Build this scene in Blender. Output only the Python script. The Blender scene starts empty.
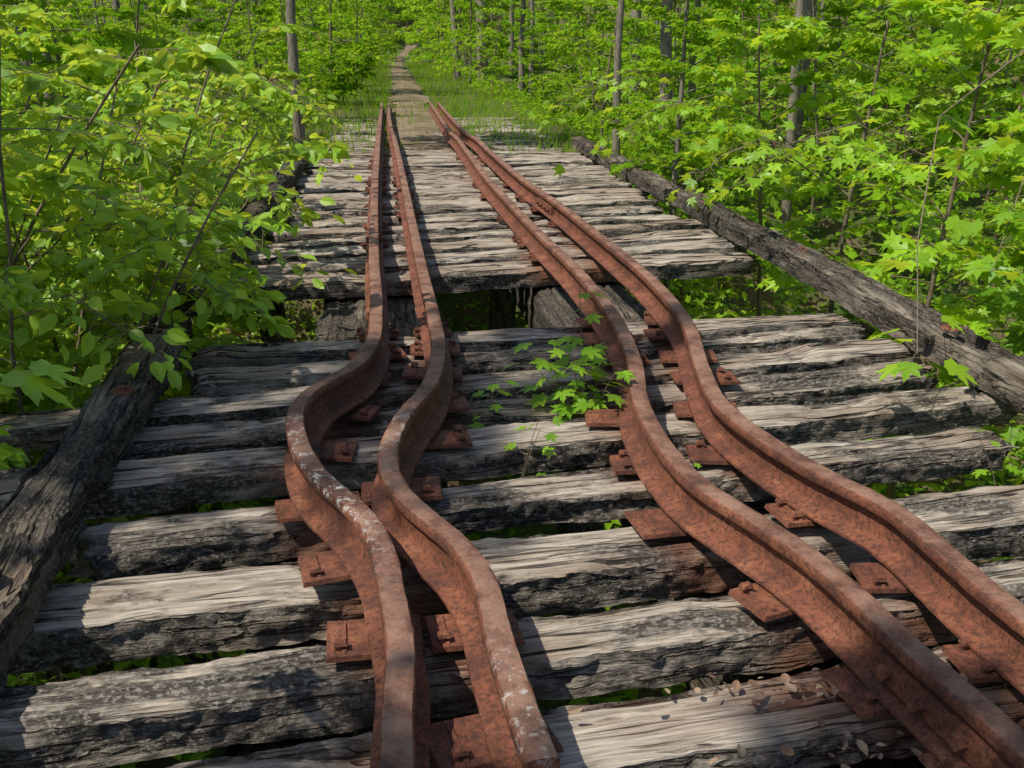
import bpy, math, random
import numpy as np
from mathutils import Vector, noise, Matrix
rng=np.random.default_rng(11); random.seed(5)
S=bpy.context.scene
COL=S.collection

# ------------------------------------------------------------ helpers
def link(o,parent=None):
    COL.objects.link(o)
    if parent is not None: o.parent=parent
    return o
def empty(name,loc=(0,0,0),parent=None):
    o=bpy.data.objects.new(name,None); o.location=loc; o.empty_display_size=.2
    return link(o,parent)
def np_mesh(name,V,F,mat=None,attrs=None,smooth=False):
    V=np.asarray(V,dtype=np.float32); F=np.asarray(F,dtype=np.int32)
    me=bpy.data.meshes.new(name)
    m,k=F.shape
    me.vertices.add(len(V)); me.vertices.foreach_set('co',V.ravel())
    me.loops.add(m*k); me.loops.foreach_set('vertex_index',F.ravel())
    me.polygons.add(m); me.polygons.foreach_set('loop_start',np.arange(m,dtype=np.int32)*k)
    me.update(calc_edges=True)
    me.polygons.foreach_set('use_smooth',np.full(m,smooth))
    if attrs:
        for n,a in attrs.items():
            at=me.attributes.new(n,'FLOAT','POINT'); at.data.foreach_set('value',np.asarray(a,dtype=np.float32))
    if mat: me.materials.append(mat)
    return me
def sstep(a,b,x):
    t=np.clip((np.asarray(x,dtype=float)-a)/(b-a),0,1); return t*t*(3-2*t)
def nz(x,y,z=0.): return noise.noise(Vector((x,y,z)))

# ------------------------------------------------------------ node materials
class NT:
    def __init__(s,name):
        s.m=bpy.data.materials.new(name); s.m.use_nodes=True
        s.t=s.m.node_tree; s.t.nodes.clear()
        s.out=s.t.nodes.new('ShaderNodeOutputMaterial')
    def n(s,typ,ins=None,**kw):
        nd=s.t.nodes.new(typ)
        for k,v in kw.items(): setattr(nd,k,v)
        if ins:
            for k,v in ins.items():
                if isinstance(v,bpy.types.NodeSocket): s.t.links.new(v,nd.inputs[k])
                else: nd.inputs[k].default_value=v
        return nd
    def noise(s,vec,scale,detail=4,rough=.6,dist=0):
        return s.n('ShaderNodeTexNoise',{'Vector':vec,'Scale':scale,'Detail':detail,'Roughness':rough,'Distortion':dist}).outputs['Fac']
    def ramp(s,fac,stops,interp='LINEAR'):
        nd=s.n('ShaderNodeValToRGB',{'Fac':fac}); cr=nd.color_ramp; cr.interpolation=interp
        while len(cr.elements)<len(stops): cr.elements.new(.5)
        for e,(p,c) in zip(cr.elements,stops):
            e.position=p; e.color=(c[0],c[1],c[2],1) if not isinstance(c,(int,float)) else (c,c,c,1)
        return nd.outputs['Color']
    def mix(s,fac,a,b,blend='MIX'):
        nd=s.n('ShaderNodeMix',data_type='RGBA',blend_type=blend)
        for i,v in ((0,fac),(6,a),(7,b)):
            if isinstance(v,bpy.types.NodeSocket): s.t.links.new(v,nd.inputs[i])
            else: nd.inputs[i].default_value=v if i==0 else (v[0],v[1],v[2],1)
        return nd.outputs[2]
    def math(s,op,a,b=0.,clamp=False):
        nd=s.n('ShaderNodeMath',operation=op,use_clamp=clamp)
        for i,v in ((0,a),(1,b)):
            if isinstance(v,bpy.types.NodeSocket): s.t.links.new(v,nd.inputs[i])
            else: nd.inputs[i].default_value=v
        return nd.outputs[0]
    def mapping(s,vec,scale=(1,1,1),loc=(0,0,0)):
        return s.n('ShaderNodeMapping',{'Vector':vec,'Scale':scale,'Location':loc}).outputs[0]
    def bump(s,h,strength,dist,normal=None):
        ins={'Height':h,'Strength':strength,'Distance':dist}
        if normal is not None: ins['Normal']=normal
        return s.n('ShaderNodeBump',ins).outputs[0]
    def fin(s,color,rough=.85,normal=None,spec=.3):
        b=s.n('ShaderNodeBsdfPrincipled',{'Roughness':rough,'Specular IOR Level':spec})
        if isinstance(color,bpy.types.NodeSocket): s.t.links.new(color,b.inputs['Base Color'])
        else: b.inputs['Base Color'].default_value=(*color,1)
        if normal is not None: s.t.links.new(normal,b.inputs['Normal'])
        s.t.links.new(b.outputs[0],s.out.inputs[0]); return b
    def coords(s,kind='Object',rand=False):
        c=s.n('ShaderNodeTexCoord').outputs[kind]
        if rand:
            r=s.n('ShaderNodeObjectInfo').outputs['Random']
            r2=s.math('MULTIPLY',r,57.)
            cmb=s.n('ShaderNodeCombineXYZ',{'X':r2,'Y':s.math('MULTIPLY',r,31.),'Z':s.math('MULTIPLY',r,83.)}).outputs[0]
            c=s.n('ShaderNodeVectorMath',{0:c,1:cmb},operation='ADD').outputs[0]
        return c
    def attr(s,name): return s.n('ShaderNodeAttribute',attribute_name=name).outputs['Fac']

def wood_mat(name,char=0.0,tint=(1,1,1)):
    t=NT(name); c=t.coords('Object',True)
    warp=t.n('ShaderNodeTexNoise',{'Vector':t.mapping(c,(1.6,3.5,3.5)),'Scale':1.,'Detail':2.}).outputs['Color']
    cw=t.n('ShaderNodeVectorMath',{0:c,1:t.n('ShaderNodeVectorMath',{0:warp,3:.035},operation='SCALE').outputs[0]},operation='ADD').outputs[0]
    g=t.noise(t.mapping(cw,(1.8,50,50)),1.,5,.7)
    g2=t.noise(t.mapping(cw,(4,150,150)),1.,2,.6)
    big=t.noise(t.mapping(c,(1.3,5,5)),1.,3,.6)
    base=t.ramp(g,[(.25,(.13,.105,.08)),(.38,(.30,.25,.20)),(.54,(.49,.425,.35)),(.78,(.66,.60,.52))])
    base=t.mix(t.ramp(g2,[(.34,.65),(.55,0.)]),base,(.14,.11,.085))
    base=t.mix(t.ramp(big,[(.46,0),(.62,.75)]),base,(.25,.185,.135))
    cr=t.noise(t.mapping(cw,(.9,19,19),(3,5,7)),1.,2,.5)
    crk=t.math('ABSOLUTE',t.math('SUBTRACT',cr,.5))
    crm=t.ramp(crk,[(0,1.),(.012,.9),(.030,0.)])
    crm=t.math('MULTIPLY',crm,t.ramp(big,[(.38,0.),(.55,1.)]))
    base=t.mix(crm,base,(.016,.013,.010))
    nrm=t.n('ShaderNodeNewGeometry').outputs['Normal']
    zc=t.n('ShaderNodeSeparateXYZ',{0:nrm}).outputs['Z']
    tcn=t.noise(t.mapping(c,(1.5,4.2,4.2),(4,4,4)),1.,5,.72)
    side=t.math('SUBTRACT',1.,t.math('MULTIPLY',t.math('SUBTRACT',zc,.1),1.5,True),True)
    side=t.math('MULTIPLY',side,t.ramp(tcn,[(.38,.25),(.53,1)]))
    oi=t.n('ShaderNodeObjectInfo').outputs['Random']
    tcn=t.math('ADD',tcn,t.math('MULTIPLY',t.math('SUBTRACT',oi,.45),.15))
    topchar=t.ramp(tcn,[(.55-.2*char,0),(.62-.13*char,.92)])
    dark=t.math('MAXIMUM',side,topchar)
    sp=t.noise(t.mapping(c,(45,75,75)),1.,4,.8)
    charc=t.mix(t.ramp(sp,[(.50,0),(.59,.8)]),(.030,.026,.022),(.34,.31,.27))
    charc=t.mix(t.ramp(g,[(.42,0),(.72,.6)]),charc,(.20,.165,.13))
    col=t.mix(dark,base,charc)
    rf=t.math('MULTIPLY',t.attr('rust'),t.ramp(big,[(.38,.2),(.58,1.)]))
    col=t.mix(rf,col,(.20,.085,.05))
    col=t.mix(1.,col,tint,'MULTIPLY')
    hgt=t.math('ADD',g,t.math('MULTIPLY',g2,.35))
    hgt=t.math('SUBTRACT',hgt,t.math('MULTIPLY',crm,1.5))
    hgt=t.math('ADD',hgt,t.math('MULTIPLY',t.math('MULTIPLY',sp,dark),.8))
    t.fin(col,.88,t.bump(hgt,1.,.012),.2)
    return t.m

def rust_mat(name):
    t=NT(name); c=t.coords('Object')
    a=t.noise(c,6.,6,.75); b=t.noise(c,60.,5,.8); d=t.noise(c,260.,3,.75)
    col=t.ramp(a,[(.32,(.050,.020,.015)),(.45,(.155,.048,.026)),(.57,(.25,.082,.040)),(.72,(.37,.155,.08))])
    col=t.mix(t.ramp(b,[(.38,.9),(.54,0)]),col,(.042,.019,.015))
    col=t.mix(t.ramp(d,[(.56,0),(.72,.6)]),col,(.45,.23,.13))
    nrm=t.n('ShaderNodeNewGeometry').outputs['Normal']
    zc=t.n('ShaderNodeSeparateXYZ',{0:nrm}).outputs['Z']
    topf=t.math('MULTIPLY',t.math('SUBTRACT',zc,.75),4.,True)
    worn=t.math('MULTIPLY',t.math('MULTIPLY',topf,t.attr('head')),t.ramp(a,[(.40,.1),(.62,.75)]))
    col=t.mix(worn,col,(.33,.205,.15))
    pn=t.noise(c,26.,5,.8)
    pf=t.math('MULTIPLY',t.attr('paint'),t.ramp(pn,[(.55,0),(.58,1)]))
    col=t.mix(pf,col,(.62,.59,.55))
    h=t.math('ADD',t.math('MULTIPLY',b,1.3),t.math('MULTIPLY',d,.6))
    t.fin(col,t.ramp(b,[(.3,.85),(.7,.5)]),t.bump(h,.8,.006),.45)
    return t.m

def leaf_mat(name,dark,light,tr,hero=True):
    t=NT(name); r=t.attr('rnd')
    o=t.n('ShaderNodeObjectInfo').outputs['Random']
    f=t.math('ADD',t.math('MULTIPLY',r,.65),t.math('MULTIPLY',o,.35))
    col=t.mix(f,dark,light)
    trc=t.mix(f,tuple(x*.55 for x in tr),tr)
    if hero: p=t.n('ShaderNodeBsdfPrincipled',{'Base Color':col,'Roughness':.42,'Specular IOR Level':.5})
    else: p=t.n('ShaderNodeBsdfDiffuse',{'Color':col})
    tl=t.n('ShaderNodeBsdfTranslucent',{'Color':trc})
    mx=t.n('ShaderNodeMixShader',{0:.45,1:p.outputs[0],2:tl.outputs[0]})
    t.t.links.new(mx.outputs[0],t.out.inputs[0]); return t.m

def bark_mat(name,a,b):
    t=NT(name); c=t.coords('Object',True)
    n1=t.noise(t.mapping(c,(22,22,4)),1.,4,.7); n2=t.noise(c,3.,2)
    col=t.ramp(n1,[(.3,a),(.7,b)]); col=t.mix(t.ramp(n2,[(.5,0),(.7,.5)]),col,(.10,.11,.07))
    t.fin(col,.9,t.bump(n1,.8,.02),.2); return t.m

M_tie=wood_mat('weathered_tie_wood',.0)
M_char=wood_mat('charred_timber_wood',.8,(.58,.57,.55))
M_rust=rust_mat('rusty_steel')
M_leafM=leaf_mat('maple_leaf',(.10,.27,.015),(.36,.60,.030),(.80,.98,.045))
M_leafO=leaf_mat('shrub_leaf',(.13,.30,.020),(.42,.65,.05),(.86,.98,.075))
M_leafF=leaf_mat('forest_leaf',(.06,.18,.012),(.28,.49,.022),(.62,.86,.04),False)
M_bark=bark_mat('bark',(.09,.075,.06),(.36,.31,.25))
M_twig=bark_mat('twig_bark',(.10,.075,.05),(.30,.235,.165))

# ------------------------------------------------------------ geometry generators
def tubes(lines,k=6):
    VV=[];FF=[];off=0
    for pts,rad in lines:
        pts=np.asarray(pts,float); rad=np.asarray(rad,float); n=len(pts)
        T=np.gradient(pts,axis=0); T/=np.linalg.norm(T,axis=1,keepdims=True)+1e-9
        ref=np.array([1.,0,0]) if abs(T[0,0])<.8 else np.array([0,1.,0])
        B=np.cross(T,ref); B/=np.linalg.norm(B,axis=1,keepdims=True)+1e-9
        C=np.cross(T,B)
        a=np.arange(k)*2*np.pi/k
        V=pts[:,None]+rad[:,None,None]*(np.cos(a)[None,:,None]*B[:,None]+np.sin(a)[None,:,None]*C[:,None])
        VV.append(V.reshape(-1,3))
        i=np.arange(n-1)[:,None]*k; j=np.arange(k)[None]; j2=(j+1)%k
        FF.append(np.stack([i+j,i+j2,i+k+j2,i+k+j],-1).reshape(-1,4)+off); off+=n*k
    return np.concatenate(VV),np.concatenate(FF)

def fan_template(half):
    pts=[(math.radians(a),r) for a,r in half]
    full=pts+[(-a,r) for a,r in reversed(pts[1:-1])]
    V=[(.32,0,0)]
    for a,r in full:
        x=.32+r*math.cos(a); y=r*math.sin(a); V.append((x,y,-.22*(r**2)+.10*abs(y)))
    n=len(full); F=[(0,1+i,1+(i+1)%n) for i in range(n)]
    return np.array(V),np.array(F)
MAPLE_HI=fan_template([(0,.70),(9,.50),(15,.52),(25,.27),(36,.46),(41,.44),(50,.62),(60,.44),(66,.42),(78,.26),(92,.36),(106,.44),(124,.30),(150,.30),(180,.24)])
MAPLE_LO=fan_template([(0,.70),(25,.29),(50,.60),(78,.27),(106,.44),(150,.30),(180,.24)])
OV_V=np.array([(0,0,0),(.4,0,-.03),(.75,0,-.07),(1,0,-.16),(.18,.2,.03),(.5,.29,.03),(.8,.16,-.03),(.18,-.2,.03),(.5,-.29,.03),(.8,-.16,-.03)])
OV_F=np.array([(0,1,4),(4,1,5),(1,2,5),(5,2,6),(2,3,6),(0,7,1),(7,8,1),(1,8,2),(8,9,2),(2,9,3)])
OVATE=(OV_V,OV_F)
DIAM=(np.array([(0,0,0),(.5,.3,.05),(1,0,-.08),(.5,-.3,.05)]),np.array([(0,2,1),(0,3,2)]))

def norm(a): return a/(np.linalg.norm(a,axis=-1,keepdims=True)+1e-9)
def leaves_mesh(name,P,A,N,size,tmpl,mat,rnd=None):
    P=np.asarray(P);A=norm(np.asarray(A));B=norm(np.cross(N,A));N2=np.cross(A,B)
    tv,tf=tmpl; n=len(P)
    V=P[:,None]+size[:,None,None]*(tv[None,:,0,None]*A[:,None]+tv[None,:,1,None]*B[:,None]+tv[None,:,2,None]*N2[:,None])
    F=(np.arange(n)[:,None,None]*len(tv)+tf[None]).reshape(-1,3)
    if rnd is None: rnd=rng.random(n)
    return np_mesh(name,V.reshape(-1,3),F,mat,{'rnd':np.repeat(rnd,len(tv))})

def gen_plant(r,stems,nb,blen,bstart,twigs,lpt,lsize,el=(10,45),droop=.25,jit=.45,twl=.35,wood_k=5,flat=.6,tipscale=.35,twig_wood=True):
    lines=[];LP=[];LA=[];LN=[];LS=[]
    for base,lean,H,R0 in stems:
        n=9; tt=np.linspace(0,1,n)
        wob=np.cumsum(r.normal(0,.03,(n,3)),0)*H*.12; wob[:,2]=0
        lean=np.array(lean,float)
        sp=np.array(base)[None]+tt[:,None]*np.array([0,0,1.])*H+(tt[:,None]**1.6)*lean[None]*H+wob
        sp[:,2]-=(tt**2.5)*np.linalg.norm(lean)*H*.35
        lines.append((sp,R0*(1-.85*tt)+.003))
        for b in range(nb):
            h=bstart+(1-bstart)*((b+r.random())/nb)
            s=np.array([np.interp(h,tt,sp[:,i]) for i in range(3)])
            az=b*2.4+r.normal(0,.4); e=math.radians(r.uniform(*el))
            L=blen*(tipscale+(1-tipscale)*(1-h)**.7)*r.uniform(.65,1.15)
            d=np.array([math.cos(az)*math.cos(e),math.sin(az)*math.cos(e),math.sin(e)])
            m=6; u=np.linspace(0,1,m)
            side=np.array([-d[1],d[0],0]); bend=r.normal(0,.12)
            bp=s[None]+u[:,None]*d[None]*L+(u[:,None]**2)*(side[None]*bend-np.array([0,0,droop])[None])*L
            br=R0*.28*(1-h*.6)
            lines.append((bp,br*(1-.8*u)+.0015))
            for k in range(twigs):
                q=.22+.78*(k+r.random())/twigs
                ps=np.array([np.interp(q,u,bp[:,i]) for i in range(3)])
                bd=norm(bp[min(m-1,int(q*5)+1)]-bp[int(min(q,.99)*5)])
                sd=norm(np.cross(bd,[0,0,1.]))*(1 if k%2 else -1)
                td=norm(bd*r.uniform(.5,1.1)+sd*r.uniform(.4,1.)+np.array([0,0,r.uniform(-.25,.25)]))
                tl=twl*L*(1.15-q*.7)*r.uniform(.6,1.2)
                v=np.linspace(0,1,3)
                tp=ps[None]+v[:,None]*td[None]*tl-np.array([0,0,.15])[None]*(v[:,None]**2)*tl
                if twig_wood: lines.append((tp,np.array([.0028,.002,.0012])))
                vv=(np.arange(lpt)+r.random(lpt)*.5+.3)/lpt
                P=ps[None]+vv[:,None]*td[None]*tl-np.array([0,0,.15])[None]*(vv[:,None]**2)*tl
                sgn=np.where(np.arange(lpt)%2,1,-1)[:,None]
                tsd=norm(np.cross(td,[0,0,1.]))
                A=td[None]*.6+sgn*tsd[None]*.75+r.normal(0,.3,(lpt,3)); A[:,2]-=.25
                N=np.array([0,0,1.])[None]*flat*1.6+r.normal(0,jit,(lpt,3))
                LP.append(P);LA.append(A);LN.append(N);LS.append(lsize*r.uniform(.55,1.15,lpt))
    V,F=tubes(lines,wood_k)
    return V,F,np.concatenate(LP),np.concatenate(LA),np.concatenate(LN),np.concatenate(LS)

def plant_meshes(name,seed,tmpl,lmat,wmat,**kw):
    r=np.random.default_rng(seed)
    V,F,P,A,N,s=gen_plant(r,**kw)
    return np_mesh(name+'_wood',V,F,wmat,smooth=True),leaves_mesh(name+'_leaves',P,A,N,s,tmpl,lmat,r.random(len(P)))
def place(name,meshes,loc,rz=0,sc=1,parent=None,parts=('trunk','crown'),tilt=(0,0)):
    e=empty(name,loc,parent); e.rotation_euler=(tilt[0],tilt[1],rz); e.scale=(sc,)*3 if isinstance(sc,(int,float)) else sc
    for m,p in zip(meshes,parts): link(bpy.data.objects.new(p,m),e)
    return e

# ------------------------------------------------------------ terrain
def terr(x,y):
    x=np.asarray(x,float);y=np.asarray(y,float); u=np.abs(x-.6)
    rav=-2.35+1.1*sstep(2.2,7,-(x))+ .7*sstep(5,11,x)
    emb=-.17-.9*sstep(2.4,5.2,u)
    s=sstep(11.5,14.5,y)
    z=rav*(1-s)+emb*s
    z=z+sstep(8,34,u)*7.5+sstep(98,140,y)*9
    z=z+(.06+.12*sstep(2.5,4,u))*(np.sin(x*1.7+y*.6)*np.sin(y*1.3-x*.5)+.6*np.sin(x*3.9+1)*np.sin(y*3.1))*np.where(u<2.2,.25,1)
    return z
gx=np.arange(-70,70.1,.5);gy=np.arange(-25,165,.5)
X,Y=np.meshgrid(gx,gy); Z=terr(X,Y); nxg=len(gx);nyg=len(gy)
i=np.arange(nyg-1)[:,None]*nxg; j=np.arange(nxg-1)[None]
F=np.stack([i+j,i+j+1,i+nxg+j+1,i+nxg+j],-1).reshape(-1,4)
t=NT('forest_floor'); c=t.coords('Object')
a=t.noise(c,1.2,5,.6); b=t.noise(c,26.,5,.75)
col=t.ramp(b,[(.3,(.05,.037,.023)),(.5,(.15,.11,.065)),(.7,(.28,.21,.14))])
col=t.mix(t.ramp(a,[(.42,0),(.56,.8)]),col,(.05,.12,.016))
t.fin(col,.95,t.bump(b,.8,.05),.1)
link(bpy.data.objects.new('ground',np_mesh('ground',np.stack([X,Y,Z],-1).reshape(-1,3),F,t.m,smooth=True)))
# dirt path beyond the rails
py=np.arange(15,128,.5); pw=np.array([-.5,-.28,0,.28,.5])
cx=.40+.25*np.sin(py*.07)*sstep(30,60,py)+ (np.clip(py-92,0,99)**2)*.006
PX=cx[:,None]+pw[None]*(1+.25*np.sin(py*.9)[:,None]+.1*np.sin(py*2.3)[:,None]); PY=np.repeat(py[:,None],5,1)
PZ=np.maximum(terr(PX,PY),terr(PX,PY+.25))+np.array([.004,.03,.035,.03,.004])[None]+.02
i=np.arange(len(py)-1)[:,None]*5; j=np.arange(4)[None]
F=np.stack([i+j,i+j+1,i+5+j+1,i+5+j],-1).reshape(-1,4)
t=NT('path_dirt'); c=t.coords('Object'); b=t.noise(c,18.,5,.75); a=t.noise(c,1.5,3)
col=t.ramp(b,[(.3,(.10,.07,.045)),(.55,(.28,.205,.145)),(.72,(.44,.35,.26))])
t.fin(t.mix(t.ramp(a,[(.43,0),(.56,.75)]),col,(.12,.10,.055)),.95,t.bump(b,.6,.03),.1)
link(bpy.data.objects.new('dirt_path',np_mesh('path',np.stack([PX,PY,PZ],-1).reshape(-1,3),F,t.m,smooth=True)))

# ------------------------------------------------------------ rails
RA=[(-.28,24),(-.27,19.51),(-.23,12.64),(-.2,8.57),(-.16,6.11),(-.13,4.9),(-.14,4.37),(-.21,4.0),(-.33,3.73),(-.375,3.48),(-.36,3.23),(-.27,2.9),(-.17,2.69),(-.09,2.45),(-.05,2.18),(-.03,1.96),(-.04,1.74),(-.04,1.54),(-.03,.9)]
RB=[(-.12,24),(-.11,19.49),(-.04,15.51),(.05,10.61),(.1,7.54),(.13,5.8),(.155,4.77),(.155,4.26),(.09,3.72),(-.01,3.35),(-.06,3.08),(-.05,2.87),(.03,2.62),(.12,2.42),(.17,2.25),(.19,2.02),(.21,1.78),(.23,1.59),(.235,1.55)]
RC=[(.82,24),(.84,19.38),(.86,13.82),(.91,9.03),(1.0,6.81),(1.05,5.43),(1.04,4.57),(.97,3.94),(.87,3.45),(.85,3.05),(.89,2.72),(.97,2.5),(1.04,2.31),(1.09,2.05),(1.12,1.8),(1.15,1.64),(1.17,1.49),(1.22,.9)]
RD=[(1.0,24),(1.04,19.36),(1.12,13.79),(1.22,10.06),(1.35,7.86),(1.41,6.41),(1.42,5.39),(1.37,4.54),(1.24,3.84),(1.19,3.42),(1.23,3.06),(1.31,2.75),(1.40,2.52),(1.42,2.21),(1.43,2.01),(1.45,1.86),(1.5,1.2)]
def smooth_curve(P,step=.03):
    P=np.array(P,float); d=np.r_[0,np.cumsum(np.linalg.norm(np.diff(P,axis=0),axis=1))]
    n=len(P); out=[]
    m=np.zeros_like(P)
    for k in range(n):
        if k==0: m[k]=(P[1]-P[0])/(d[1]-d[0])
        elif k==n-1: m[k]=(P[-1]-P[-2])/(d[-1]-d[-2])
        else:
            h0=d[k]-d[k-1];h1=d[k+1]-d[k]
            m[k]=(h1*(P[k]-P[k-1])/h0+h0*(P[k+1]-P[k])/h1)/(h0+h1)
    for k in range(n-1):
        h=d[k+1]-d[k]; cnt=max(3,int(h/(step if P[k,1]<8 else .25)))
        t=(np.arange(cnt)/cnt)[:,None]
        out.append((2*t**3-3*t**2+1)*P[k]+(t**3-2*t**2+t)*h*m[k]+(-2*t**3+3*t**2)*P[k+1]+(t**3-t**2)*h*m[k+1])
    out=np.concatenate(out+[P[-1:]])
    o=out.copy()
    for _ in range(5):
        o[1:-1]=.25*o[:-2]+.5*o[1:-1]+.25*o[2:]
    return o
prof=np.array([(-.034,.144),(-.030,.1495),(-.015,.1525),(.015,.1525),(.030,.1495),(.034,.144),(.035,.122),(.032,.117),(.011,.109),(.0085,.10),(.0085,.045),(.014,.033),(.058,.021),(.062,.018),(.062,.009),(-.062,.009),(-.062,.018),(-.058,.021),(-.014,.033),(-.0085,.045),(-.0085,.10),(-.011,.109),(-.032,.117),(-.035,.122)])
RAILS={}
def rail(key,P,tiltf,paint):
    c=smooth_curve(P); n=len(c); k=len(prof)
    T=norm(np.gradient(c,axis=0)); Rt=np.stack([-T[:,1],T[:,0]],-1)
    Rt=np.where(Rt[:,:1]<0,-Rt,Rt)
    y=c[:,1]; th=tiltf(y); ct,st=np.cos(th),np.sin(th)
    V=np.zeros((n,k,3))
    zoff=.008+.004*np.sin(y*2.1+len(RAILS))-.08*sstep(13.5,17,y)
    lx=prof[:,0];lz=prof[:,1]
    xx=lx[None]*ct[:,None]+lz[None]*st[:,None]; zz=-lx[None]*st[:,None]+lz[None]*ct[:,None]
    zz=zz+.062*np.abs(st)[:,None]
    for q in range(n):
        if y[q]<6:
            for w_ in range(k):
                zz[q,w_]+=.0014*nz(y[q]*30,w_*1.7,len(RAILS)); xx[q,w_]+=.0020*nz(y[q]*24,w_*2.3+50,len(RAILS))
    V[:,:,0]=c[:,None,0]+xx*Rt[:,None,0]; V[:,:,1]=c[:,None,1]+xx*Rt[:,None,1]; V[:,:,2]=zz+zoff[:,None]
    i=np.arange(n-1)[:,None]*k; j=np.arange(k)[None]; j2=(j+1)%k
    F=np.stack([i+j,i+j2,i+k+j2,i+k+j],-1).reshape(-1,4)
    faces=[tuple(map(int,f)) for f in F]+[tuple(range(k)),tuple((n-1)*k+q for q in reversed(range(k)))]
    me=bpy.data.meshes.new('rail'); me.from_pydata(V.reshape(-1,3).tolist(),[],faces); me.update()
    at=me.attributes.new('paint','FLOAT','POINT'); pa=np.repeat(paint(y),k)*np.tile(((lz>.14)).astype(float),n)
    at.data.foreach_set('value',pa.astype(np.float32))
    at=me.attributes.new('head','FLOAT','POINT'); at.data.foreach_set('value',np.tile((lz>.118).astype(np.float32),n))
    me.polygons.foreach_set('use_smooth',np.ones(len(faces),bool)); me.materials.append(M_rust)
    me.set_sharp_from_angle(angle=math.radians(38))
    o=link(bpy.data.objects.new('steel_rail',me)); RAILS[key]=(c,o)
bump=lambda y,c,w: np.exp(-((y-c)/w)**2)
rail('A',RA,lambda y:-.20*bump(y,3.6,.35)+.10*bump(y,2.6,.3),lambda y:1.*bump(y,2.95,.45))
rail('B',RB,lambda y:-.10*bump(y,3.4,.3)+.10*bump(y,2.4,.3),lambda y:.6*bump(y,1.7,.2)+.5*bump(y,3.3,.3))
rail('C',RC,lambda y:.08*bump(y,3.3,.5),lambda y:0*y)
rail('D',RD,lambda y:-.08*bump(y,3.3,.5),lambda y:0*y)

# ------------------------------------------------------------ ties
TH=.115
tie_y=[.74,1.15,1.58,2.0,2.44,2.85,3.32,3.68,4.06,4.48,4.86, 6.45]
yy=6.84
while yy<13.5: tie_y.append(yy); yy+=.40+random.uniform(-.035,.05)
while yy<22: tie_y.append(yy); yy+=.55+random.uniform(-.06,.06)
allrail=np.concatenate([RAILS[k][0][::2] for k in 'ABCD'])
def make_timber(L,W,H,nx,nt,ns,seed,rag=1.0):
    xs=np.linspace(-L/2,L/2,nx)
    top=[(-W/2+W*q/(nt-1),0.) for q in range(nt)]
    right=[(W/2,-H*q/ns) for q in range(1,ns)]
    bot=[(W/2-W*q/3,-H) for q in range(4)]
    left=[(-W/2,-H+H*q/ns) for q in range(1,ns)]
    pr=top+right+bot+left; k=len(pr); V=[]
    l0=random.uniform(.0,.22); l1=random.uniform(.0,.22); sl0=random.uniform(-.3,.3); sl1=random.uniform(-.3,.3)
    for xi,x in enumerate(xs):
        wf=.038*nz(x*.9,seed*3.1)+.020*nz(x*4,seed*7.7); wbk=.038*nz(x*.9,seed*5.3+9)+.018*nz(x*4,seed*2.7)
        endf=max(0,1-min(x+L/2,L/2-x)/.16)
        rot=max(0,nz(x*1.7,seed*2.2,4.)-.16)     # rotted hollows
        for (y,z) in pr:
            e=abs(y)/(W/2); dt=-z/H
            sgy=1 if y>0 else -1
            cy=y*(1-.13*endf*endf)+(wf if y<0 else wbk)*e; cz=z
            if z==0.:
                cz+= -.018*rag*max(0,e-.68)**1.3*3.2
                cz+= .014*rag*nz(x*1.6,y*9,seed)-.004
                g=abs(nz(x*1.1,y*34+seed,seed*1.7)); cz-= .012*rag*max(0,1-g*7)
                g=abs(nz(x*.7+3,y*15+seed,seed*2.9)); cz-= .020*rag*max(0,1-g*10)*(1 if nz(x*.8,seed)>-.1 else .2)
                cz+= .004*nz(x*9,y*60,seed)
                cz-= .024*rag*e**5*max(0,nz(x*6,seed,y*2)+.2)
                cz-= rot*.10*rag*max(0,1-abs(e-.5))
            if e>.97:
                cy+= sgy*(.018*rag*nz(x*6,z*14,seed+5)+.012*nz(x*22,z*40,seed)-.014*max(0,.35-dt))
            cz-=.014*endf*endf*(1-dt)
            ex=x+endf*(.05*nz(y*22,z*18,seed)+(sl0 if x<0 else sl1)*y*.8)+(l0*endf if x<0 else -l1*endf)*(.5+nz(y*9,z*7,seed+8))
            V.append((ex,cy,cz))
    F=[]
    for a in range(nx-1):
        for b in range(k):
            b2=(b+1)%k; F.append((a*k+b,a*k+b2,(a+1)*k+b2,(a+1)*k+b))
    F.append(tuple(reversed(range(k)))); F.append(tuple((nx-1)*k+q for q in range(k)))
    return V,F
def timber_obj(name,V,F,mat,loc,rot,rust=True,parent=None):
    me=bpy.data.meshes.new(name); me.from_pydata(V,[],F); me.update()
    me.polygons.foreach_set('use_smooth',np.ones(len(F),bool)); me.set_sharp_from_angle(angle=math.radians(50))
    me.materials.append(mat)
    o=bpy.data.objects.new(name,me); o.location=loc; o.rotation_euler=rot; link(o,parent)
    v=np.array(V); c,s=math.cos(rot[2]),math.sin(rot[2])
    wx=loc[0]+c*v[:,0]-s*v[:,1]; wy=loc[1]+s*v[:,0]+c*v[:,1]
    near=allrail[np.abs(allrail[:,1]-loc[1])<.9]
    r=np.zeros(len(v))
    if rust and len(near):
        for q in range(0,len(v),4000):
            dd=np.sqrt(((wx[q:q+4000,None]-near[None,:,0])**2+(wy[q:q+4000,None]-near[None,:,1])**2)).min(1)
            r[q:q+4000]=np.clip(1-(dd-.05)/.15,0,1)**1.5*.8
        r=np.maximum(r,np.exp(-((wx-.85)/.36)**2-((wy-1.93)/.12)**2)*1.0)
    at=me.attributes.new('rust','FLOAT','POINT'); at.data.foreach_set('value',r.astype(np.float32))
    return o
TIES=[]
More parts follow.
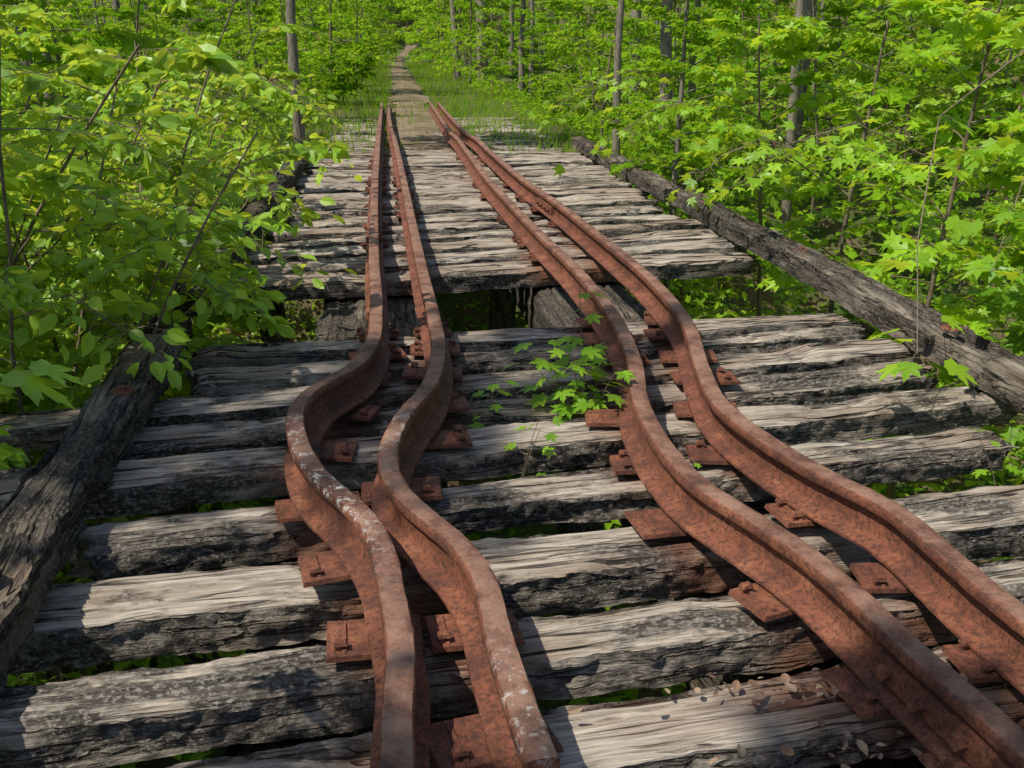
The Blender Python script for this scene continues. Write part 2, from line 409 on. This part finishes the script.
for n,y0 in enumerate(tie_y):
    W=random.uniform(.20,.27) if y0<6 else random.uniform(.23,.31) if y0<13.5 else .24; L=random.uniform(3.5,4.0)
    if y0<6: nx,nt,ns=260,28,8
    elif y0<10: nx,nt,ns=110,12,5
    else: nx,nt,ns=36,7,3
    cxx=.73+random.uniform(-.09,.09)
    if n in (6,8): L+=.7; cxx-=.33
    V,F=make_timber(L,W,TH+random.uniform(-.01,.025),nx,nt,ns,n*1.37+.5)
    sk=(.115 if y0<6 else .14)+random.uniform(-.03,.03)*(1 if y0<6 else .4)
    if y0>9: sk=.14-(min(y0,16)-9)/7*.10
    cy=y0+W/2+(cxx+1.0)*sk
    o=timber_obj('railroad_tie',V,F,M_tie,(cxx,cy,-.010-random.uniform(0,.030)-.09*float(sstep(12.5,15.5,y0))),(random.uniform(-.08,.08),random.uniform(-.006,.006),sk))
    TIES.append((cxx,cy,sk,W))

def box(V,F,c,ax,ay,az,hx,hy,hz,bev=0):
    b=len(V)
    for sz in (-1,1):
        q=1 if sz<0 else 1-bev
        for sx,sy in ((-1,-1),(1,-1),(1,1),(-1,1)):
            V.append(tuple(c+ax*hx*sx*q+ay*hy*sy*q+az*hz*sz))
    F+= [(b,b+3,b+2,b+1),(b+4,b+5,b+6,b+7)]+[(b+i,b+(i+1)%4,b+4+(i+1)%4,b+4+i) for i in range(4)]
def flat_attrs(me):
    for n in ('paint','head'):
        me.attributes.new(n,'FLOAT','POINT')
rp=random.Random(21)
for key in 'ABCD':
    c,o=RAILS[key]; V=[];F=[]
    for (tx,ty,sk,W) in TIES:
        if ty>13: break
        k=np.argmin(np.abs(c[:,1]-(ty+(c[:,0]-tx)*sk))); p=c[k]
        if key=='B' and p[1]<1.62: continue
        if rp.random()<(.05 if p[1]<3.6 else .25 if p[1]<5.5 else .55): continue
        T=c[min(k+1,len(c)-1)]-c[max(k-1,0)]; T=T/np.linalg.norm(T)
        ang=math.atan2(-T[0],-T[1])*-1*.5+rp.uniform(-.22,.22)
        ca,sa=math.cos(ang),math.sin(ang)
        ax=np.array([ca,sa,0]);ay=np.array([-sa,ca,0]);az=np.array([0,0,1.])
        off=rp.uniform(-.06,.06) if p[1]<4.5 else 0
        pc=np.array([p[0]+off,p[1]+rp.uniform(-.03,.03),.001])
        tl=rp.uniform(-.05,.05); ax=norm(ax+az*tl); az=np.cross(ax,ay)
        hx=.132*rp.uniform(.9,1.1) if p[1]<5 else .10
        box(V,F,pc,ax,ay,az,hx,.080*rp.uniform(.88,1.1),.007,.03)
        for sx in (-1,1):
            box(V,F,pc+ax*sx*.078+az*.009,ax,ay,az,.006,.070,.004,.1)
            for q in (-1,1):
                if rp.random()<.5:
                    sc=pc+ax*sx*(.094)+ay*q*.05+az*.014
                    box(V,F,sc,ax,ay,az,.008,.008,.012)
                    box(V,F,sc+az*.013-ax*sx*.008,ax,ay,az,.017,.013,.005,.25)
    me=bpy.data.meshes.new('tie_plates'); me.from_pydata(V,[],F); me.update(); flat_attrs(me); me.materials.append(M_rust)
    q=bpy.data.objects.new('tie_plates',me); link(q,o)
def joint(key,y0,L=.6):
    c,o=RAILS[key]; k=np.argmin(np.abs(c[:,1]-y0)); p=c[k]; T=c[k-4]-c[k+4]; T/=np.linalg.norm(T)
    ay=np.array([T[0],T[1],0]); ax=np.array([T[1],-T[0],0]); az=np.array([0,0,1.]); V=[];F=[]
    for s in (-1,1):
        pc=np.array([p[0],p[1],.078])+ax*s*.026
        box(V,F,pc,ax,ay,az,.014,L/2,.031,.0)
        for b in (-.22,-.08,.08,.22):
            cc=pc+ax*s*.012+ay*b*L/.6
            m=len(V)
            for e in (0,1):
                for a in range(6):
                    t_=a*math.pi/3; V.append(tuple(cc+ax*s*.022*e+(ay*math.cos(t_)+az*math.sin(t_))*.021))
            F+=[tuple(m+6+a for a in range(6))]+[(m+a,m+(a+1)%6,m+6+(a+1)%6,m+6+a) for a in range(6)]
    me=bpy.data.meshes.new('joint_bar'); me.from_pydata(V,[],F); me.update(); flat_attrs(me); me.materials.append(M_rust)
    link(bpy.data.objects.new('joint_bar',me),o)
joint('C',1.68,.5); joint('A',7.5); joint('D',8.6)

# ------------------------------------------------------------ guard timbers and substructure
def long_timber(name,x,y0,y1,z,W,H,mat,seed,nx,parent=None,lean=0,rz=0):
    V,F=make_timber(y1-y0,W,H,nx,14,8,seed,1.3)
    return timber_obj(name,V,F,mat,(x,(y0+y1)/2,z),(0,lean,math.pi/2+rz),False,parent)
g=long_timber('guard_timber',-1.12,.6,5.2,.135,.19,.145,M_char,71,300,rz=.02)
g2=long_timber('guard_timber',2.64,1.2,9.3,.14,.20,.15,M_char,92,380)
long_timber('guard_timber',2.62,9.34,14.8,.13,.20,.145,M_char,97,120)
long_timber('guard_timber',-1.20,5.6,13.6,.13,.19,.145,M_char,93,120)
for gg,x,ys in ((g,-1.12,(2.45,3.9)),(g2,2.64,(2.3,4.4,6.3,8.4))):
    V=[];F=[]; n=14
    for y in ys:
        b0=len(V)
        for e,(r,z) in enumerate(((.05,0),(.047,.007),(.02,.008),(.02,.022))):
            for a in range(n): V.append((x+r*math.cos(a*2*math.pi/n),y+r*math.sin(a*2*math.pi/n),.127+z))
        for e in range(3):
            for a in range(n): F.append((b0+e*n+a,b0+e*n+(a+1)%n,b0+(e+1)*n+(a+1)%n,b0+(e+1)*n+a))
        F.append(tuple(b0+3*n+a for a in range(n)))
    me=bpy.data.meshes.new('bolt'); me.from_pydata(V,[],F); me.update(); flat_attrs(me); me.materials.append(M_rust)
    bo=link(bpy.data.objects.new('drift_bolts',me))
    bo.parent=gg; bpy.context.view_layer.update(); bo.matrix_parent_inverse=gg.matrix_world.inverted()
tr=empty('trestle_bridge')
for x in (-.36,.0,1.08,1.44):
    long_timber('stringer',x,-1.,14.2,-.19,.30,.42,M_char,x*9+3,90,tr)
for y in (.6,5.6,10.6):
    V,F=make_timber(4.2,.32,.32,40,6,4,y); timber_obj('bent_cap',V,F,M_char,(.6,y,-.62),(0,0,.05),False,tr)
    for x in (-1.1,0.,1.2,2.3):
        V,F=make_timber(2.2,.28,.28,20,6,4,y+x)
        timber_obj('bent_post',V,F,M_char,(.6+(x-.6)*1.06,y+.14,-1.97),(0,math.pi/2+(x-.6)*.06,0),False,tr)
V,F=make_timber(5.2,.5,1.6,40,6,6,44.); timber_obj('abutment_wall',V,F,M_char,(.6,14.1,-.63),(0,0,0),False,tr)

# ------------------------------------------------------------ vegetation variants
MS=[plant_meshes('maple_sapling',s,MAPLE_LO,M_leafM,M_twig,stems=[((0,0,0),(r*.1,.05,0),4.6,.032)],nb=36,blen=1.55,bstart=.10,twigs=8,lpt=6,lsize=.165,jit=.55) for s,r in ((1,1),(2,-1))]
BS=[plant_meshes('beech_sapling',s,OVATE,M_leafO,M_twig,stems=[((0,0,0),(.05,r*.1,0),4.8,.026)],nb=36,blen=1.5,bstart=.08,twigs=9,lpt=7,lsize=.115,el=(0,35),jit=.6) for s,r in ((3,1),(4,-1))]
def ring(n,l,H,R,r0=.15):
    return [((r0*math.cos(a),r0*math.sin(a),0),(l*math.cos(a)*f,l*math.sin(a)*f,0),H*f2,R) for a,f,f2 in [(k*2*math.pi/n+.3*k,.6+.4*((k*7)%5)/4,.75+.25*((k*3)%4)/3) for k in range(n)]]
SH=[plant_meshes('shrub',s,OVATE,M_leafO,M_twig,stems=ring(9,.40,4.3,.015),nb=15,blen=.95,bstart=.18,twigs=6,lpt=8,lsize=.110,el=(-15,40),jit=.7,flat=.45,tipscale=.5) for s in (5,6)]
FM=[plant_meshes('forest_sapling',s,MAPLE_LO if s==21 else DIAM,M_leafF,M_twig,stems=[((0,0,0),(.1,.05,0),4.8,.032)],nb=28,blen=1.6,bstart=.08,twigs=7,lpt=6,lsize=.17,el=(0,40),wood_k=4,twig_wood=False,jit=.6) for s in (21,22,23)]
LB=[plant_meshes('low_bush',7,DIAM,M_leafF,M_twig,stems=ring(7,.7,1.6,.01),nb=9,blen=.7,bstart=.15,twigs=6,lpt=6,lsize=.14,el=(0,50),wood_k=3,twig_wood=False)]
TT=[plant_meshes('tall_tree',s,DIAM,M_leafF,M_bark,stems=[((0,0,0),(.03,.02,0),15,.15)],nb=34,blen=3.4,bstart=.45,twigs=12,lpt=12,lsize=.22,el=(5,50),wood_k=8,twl=.4,twig_wood=False) for s in (8,9)]

def tz(x,y): return float(terr(x,y))
for k,(x,y,rz,sc) in enumerate(((-1.95,4.9,.3,.95),(-2.0,6.4,1.7,1.0),(-2.15,8.1,2.9,.95),(-3.0,5.5,4.,1.12),(-2.5,9.8,5.,.95),(-2.7,3.9,2.2,.9))):
    place('leafy_shrub',SH[k%2],(x,y,tz(x,y)+.1),rz,sc,parts=('stems','foliage'))
for k,(x,y,rz,sc) in enumerate(((-3.4,8.8,.3,.95),(-2.6,12.3,1.7,.75),(-4.2,6.8,2,1.0),(-2.75,6.0,.6,.92),(-3.6,5.0,3.1,.9))):
    place('beech_sapling',BS[k%2],(x,y,tz(x,y)),rz,sc)
for k,(x,y,rz,sc) in enumerate(((4.0,5.0,.3,1.0),(3.8,6.9,2.1,.95),(3.5,9.2,3.2,.9),(4.3,3.4,1.1,.85),(3.45,11.6,1.3,.72),(5.4,6.2,.6,1.1))):
    place('maple_sapling',MS[k%2],(x,y,tz(x,y)),rz,sc)
us=empty('forest_understory')
def scatter(x0,x1,y0,y1,step,side):
    y=y0
    while y<y1:
        st=step*(1+max(0,y-20)/40); x=x0-(.7 if y>28 else 0)
        first=True
        while x<x1:
            px=x+rng.uniform(-.45,.45)*st*(.3 if first else 1); pyy=y+rng.uniform(-.45,.45)*st
            X_=side*px+.6; r=rng.random()
            lst=FM if r<.62 else (BS if y<20 else FM) if r<.78 else LB
            m=lst[int(rng.integers(len(lst)))]
            sc=rng.uniform(.6,1.3)*(1+max(0,y-25)/80)
            if lst is not LB and px<3.9 and y<30: sc*=.6
            place('understory_plant',m,(X_,pyy,tz(X_,pyy)-.05),rng.uniform(0,6.28),float(sc),us)
            x+=st; first=False
        y+=st
scatter(5.4,15,3,14,2.6,1)
scatter(4.8,13,2,14,2.6,-1)
scatter(3.1,15,15,100,2.6,1)
scatter(2.9,13,15,100,2.6,-1)
for k in range(30):
    x=rng.uniform(-9,12); y=rng.uniform(104,120)
    if abs(x-.6-(y-92)**2*.006)<1.3: continue
    place('understory_plant',FM[k%3],(x,y,tz(x,y)),rng.uniform(0,6.28),2.,us)
def tall(x,y,h=1.,k=0,w=None):
    return place('deciduous_tree',TT[k%2],(x,y,tz(x,y)-.1),rng.uniform(0,6.28),h if w is None else (w,w,h))
for k,(x,y,h,w) in enumerate([(3.35,40,1.3,1.5),(2.6,43,.9,1.),(-1.35,15.6,.55,.6),(3.2,14.6,.42,.42),(3.0,10.8,.36,.36),(7.2,18.,.9,1.),(-4.7,-1.9,.80,.8),(-6.6,1.0,.95,.7)]): tall(x,y,h,k,w)
k=0
for y in np.arange(5,95,6.5):
    for side in (1,-1):
        for x in np.arange(6 if side>0 else 9,22,7.0):
            if side<0 and y<24 and x<13: continue
            k+=1; tall(float(.6+side*(x+rng.uniform(-2.5,2.5))),float(y+rng.uniform(-3,3)),float(rng.uniform(.55,1.05)),k,float(rng.uniform(.4,1.2)))
def sprig(name,pts,leaves,size,mat=M_leafM,tm=MAPLE_HI,rad=.006,seed=1,jit=.3,spread=0.):
    r=np.random.default_rng(seed); pts=np.array(pts,float)
    tt=np.linspace(0,1,len(pts)); lines=[(pts,rad*(1-.7*tt))]
    P=[];A=[];N=[];s=[]
    for q in leaves:
        b=np.array([np.interp(q,tt,pts[:,i]) for i in range(3)])
        a=r.uniform(0,6.28); d=norm(np.array([math.cos(a),math.sin(a),-.1+r.normal(0,.3)*(spread>0)])); tip=b+d*(size*.6+spread*r.random())
        lines.append((np.array([b,(b+tip)/2+[0,0,.01],tip]),np.array([.0018,.0014,.001])))
        P.append(tip);A.append(d+np.array([0,0,-.35]));N.append(np.array([0,0,1.])+r.normal(0,jit,3));s.append(size*r.uniform(.7,1.15))
    V,F=tubes(lines,5); e=empty(name)
    link(bpy.data.objects.new('stem',np_mesh('stem',V,F,M_twig,smooth=True)),e)
    link(bpy.data.objects.new('leaves',leaves_mesh('leaves',P,A,np.array(N),np.array(s),tm,mat,r.random(len(P)))),e)
    return e
sprig('maple_branch',[(-1.95,1.6,-2.2),(-1.6,1.65,-.6),(-1.25,1.7,.6),(-.98,1.75,.90),(-.74,1.82,.90)],[.8,.86,.9,.94,.97,1.,.99,.96],.14,seed=3)
sprig('maple_branch',[(4.0,5.2,1.6),(3.3,5.0,1.5),(2.6,4.7,1.1),(2.30,4.2,.6),(2.12,3.75,.2)],[.5,.6,.7,.8,.9,.95,.97,1.,1.,.99],.16,seed=5)
sprig('maple_branch',[(4.2,5.6,1.2),(3.4,4.9,1.25),(2.9,4.4,.9),(2.55,4.0,.5)],[.4,.5,.6,.7,.8,.86,.93,1.,1.],.16,seed=8)
for sd,pts in ((31,[(-2.2,6.2,.2),(-1.6,6.3,.8),(-1.1,6.4,.75),(-.6,6.5,.42)]),(32,[(-2.3,7.6,.2),(-1.6,7.5,1.0),(-1.0,7.5,.85),(-.35,7.6,.5)]),
               (33,[(-2.2,4.8,0.),(-1.7,4.9,.6),(-1.25,4.9,.6),(-.80,4.8,.25)]),(34,[(-2.2,5.6,.1),(-1.5,5.5,.7),(-1.0,5.5,.55),(-.5,5.5,.22)]),
               (35,[(-2.2,4.3,-.4),(-1.7,4.3,.4),(-1.35,4.2,.45),(-1.0,4.15,.18)]),(36,[(-2.,7.,.3),(-1.5,7.,1.2),(-1.0,6.9,1.1),(-.6,6.8,.8)]),(37,[(-2.,5.2,.3),(-1.6,5.2,1.1),(-1.25,5.1,1.05),(-.95,5.0,.7)]),
               (38,[(-2.2,9.2,.3),(-1.6,9.1,1.2),(-1.1,9.0,1.15),(-.5,8.9,.8)]),(39,[(-2.2,10.5,.3),(-1.6,10.5,1.1),(-1.,10.4,1.0),(-.6,10.3,.7)])):
    sprig('shrub_branch',pts,list(np.linspace(.25,1,66)),.105,M_leafO,OVATE,.007,sd,.6,.2)
for sd,pts in ((41,[(3.9,6.9,.6),(3.2,6.9,.9),(2.7,6.9,.75),(2.35,6.8,.45)]),(42,[(3.7,9.2,.5),(3.0,9.2,1.0),(2.3,9.1,.85),(1.75,9.,.5)]),(43,[(3.6,11.5,.5),(3.0,11.4,1.1),(2.3,11.3,1.),(1.8,11.2,.6)]),(44,[(3.6,8.2,.3),(3.0,8.1,.7),(2.6,8.,.55),(2.3,7.9,.3)]),(45,[(3.5,12.8,.5),(3.0,12.7,1.1),(2.3,12.6,.9),(1.9,12.6,.6)])):
    sprig('maple_branch',pts,list(np.linspace(.25,1,42)),.13,M_leafM,MAPLE_LO,.007,sd,.5,.26)
def seedling(x,y,z0,hts,size,nl,seed,spread):
    r=np.random.default_rng(seed); e=empty('tree_seedling',(x,y,z0)); lines=[];P=[];A=[];N=[];s=[]
    for h in hts:
        a=r.uniform(0,6.28); l=r.uniform(.3,1)*spread
        tt=np.linspace(0,1,6)[:,None]
        pts=np.array([0,0,1.])*tt*h+np.array([math.cos(a),math.sin(a),0])*(tt**1.7)*l
        lines.append((pts,.0035*(1-.7*tt[:,0])))
        for q in np.linspace(.4,1,nl):
            b=np.array([np.interp(q,tt[:,0],pts[:,i]) for i in range(3)])
            for sg in (0,1):
                a2=r.uniform(0,6.28); d=np.array([math.cos(a2),math.sin(a2),.1]); tip=b+d*.05
                lines.append((np.array([b,(b+tip)/2,tip]),np.array([.0012,.001,.0008])))
                P.append(tip);A.append(d+[0,0,-.3]);N.append(np.array([0,0,1.])+r.normal(0,.35,3));s.append(size*r.uniform(.6,1.15))
    V,F=tubes(lines,4)
    link(bpy.data.objects.new('stem',np_mesh('stem',V,F,M_twig,smooth=True)),e)
    link(bpy.data.objects.new('leaves',leaves_mesh('leaves',P,A,np.array(N),np.array(s),MAPLE_HI,M_leafM,r.random(len(P))*.8)),e)
seedling(.76,3.95,-.3,[.74,.55,.45,.5,.42,.55,.48,.5],.095,6,2,.26)
seedling(.32,3.86,-.3,[.42,.38],.065,4,3,.12)
seedling(.42,3.5,-.3,[.40,.36],.055,3,4,.12)
seedling(1.02,3.15,-.3,[.36],.05,3,6,.06)
seedling(2.2,3.15,-.3,[.42,.38],.07,3,9,.15)
seedling(1.97,2.5,-.3,[.42,.38,.4],.06,3,10,.18)

def ground_cover(name,n,xr,yr,size,hmax,tm,mat,cond,per=7,seed=1,spread=.14):
    r=np.random.default_rng(seed)
    x=r.uniform(*xr,n);y=r.uniform(yr[0]**.7,yr[1]**.7,n)**(1/.7)
    m=cond(x,y); x=x[m];y=y[m]; n=len(x)
    h=r.uniform(.2,1,n)*hmax
    x=np.repeat(x,per);y=np.repeat(y,per);h=np.repeat(h,per)*r.uniform(.2,1,n*per)
    x=x+r.normal(0,spread,n*per);y=y+r.normal(0,spread,n*per)
    P=np.stack([x,y,terr(x,y)+h],-1); A=r.normal(0,1,(n*per,3));A[:,2]=A[:,2]*.3+.1
    N=np.array([0,0,1.])+r.normal(0,.4,(n*per,3))
    link(bpy.data.objects.new(name,leaves_mesh(name,P,A,N,size*r.uniform(.5,1.2,n*per),tm,mat,r.random(n*per))))
ground_cover('undergrowth',11000,(-13,15),(.5,55),.13,.5,DIAM,M_leafF,lambda x,y:(np.abs(x-.6)>2.3)|(y<13.6),seed=3)
ground_cover('ravine_weeds',1000,(-3,4.2),(.5,13),.11,1.4,OVATE,M_leafO,lambda x,y:(y<13)&((y<4.4)|(np.abs(x-.6)>1.9)),per=12,seed=4)
ground_cover('hillside_foliage',9000,(-34,36),(3,120),.42,1.6,DIAM,M_leafF,lambda x,y:(np.abs(x-.6)>11),per=6,seed=14,spread=.5)
r=np.random.default_rng(5); n=42000
x=r.uniform(-4.5,6,n); y=r.uniform(14.**.6,75**.6,n)**(1/.6); u=np.abs(x-.42)
keep=(r.random(n)<np.where(u<.5,np.where((y<27)&(y>19),.35,.06),np.where(u<1.7,np.where(y<17,.35,.8),.8)))&(y>14); x=x[keep];y=y[keep];n=len(x)
P=np.stack([x,y,terr(x,y)],-1); A=r.normal(0,.35,(n,3));A[:,2]=1
GR=(np.array([(0,.035,0),(0,-.035,0),(.55,.022,.06),(.55,-.022,.06),(1,0,.22)]),np.array([(0,1,2),(1,3,2),(2,3,4)]))
link(bpy.data.objects.new('grass',leaves_mesh('grass',P,A,r.normal(0,1,(n,3)),r.uniform(.08,.30,n),GR,M_leafF,r.random(n)*.7)))
t=NT('dead_leaf'); rr=t.attr('rnd'); t.fin(t.ramp(rr,[(0,(.08,.045,.03)),(.5,(.20,.11,.07)),(1,(.34,.24,.16))]),.8)
P=[];n=0
for (cxm,cym,sx,sy,k) in ((.95,1.93,.2,.04,70),(.85,1.52,.24,.05,60),(1.0,1.70,.2,.03,40),(1.2,4.,1.2,1.5,12)):
    P.append(np.stack([r.normal(cxm,sx,k),r.normal(cym,sy,k),np.full(k,-.004)+r.uniform(-.008,.008,k)],-1))
P=np.concatenate(P);n=len(P);A=r.normal(0,1,(n,3));A[:,2]*=.2
link(bpy.data.objects.new('leaf_litter',leaves_mesh('leaf_litter',P,A,np.array([0,0,1.])+r.normal(0,.4,(n,3)),r.uniform(.016,.042,n),OVATE,t.m,r.random(n))))

# ------------------------------------------------------------ light, sky, camera
el,az=math.radians(57),math.radians(245)
sv=Vector((math.sin(az)*math.cos(el),math.cos(az)*math.cos(el),math.sin(el)))
w=bpy.data.worlds.new('World'); S.world=w; w.use_nodes=True
bg=w.node_tree.nodes['Background']; sk=w.node_tree.nodes.new('ShaderNodeTexSky'); sk.sky_type='NISHITA'; sk.sun_disc=False
sk.sun_elevation=el; sk.sun_rotation=az; w.node_tree.links.new(sk.outputs[0],bg.inputs[0]); bg.inputs[1].default_value=.135
L=bpy.data.lights.new('sun','SUN'); L.energy=5.; L.angle=math.radians(.53); L.color=(1,.94,.82)
lo=link(bpy.data.objects.new('sun',L)); lo.rotation_euler=sv.to_track_quat('Z','Y').to_euler(); lo.location=(-8,-8,20)
cam=bpy.data.cameras.new('camera'); cam.lens=35.16; cam.sensor_width=36; cam.clip_end=500; cam.clip_start=.05
co=link(bpy.data.objects.new('camera',cam)); co.location=(0,0,1.45); co.rotation_euler=(math.radians(71),0,math.radians(-6.47)); S.camera=co
S.view_settings.view_transform='Standard'; S.view_settings.look='None'; S.view_settings.exposure=0
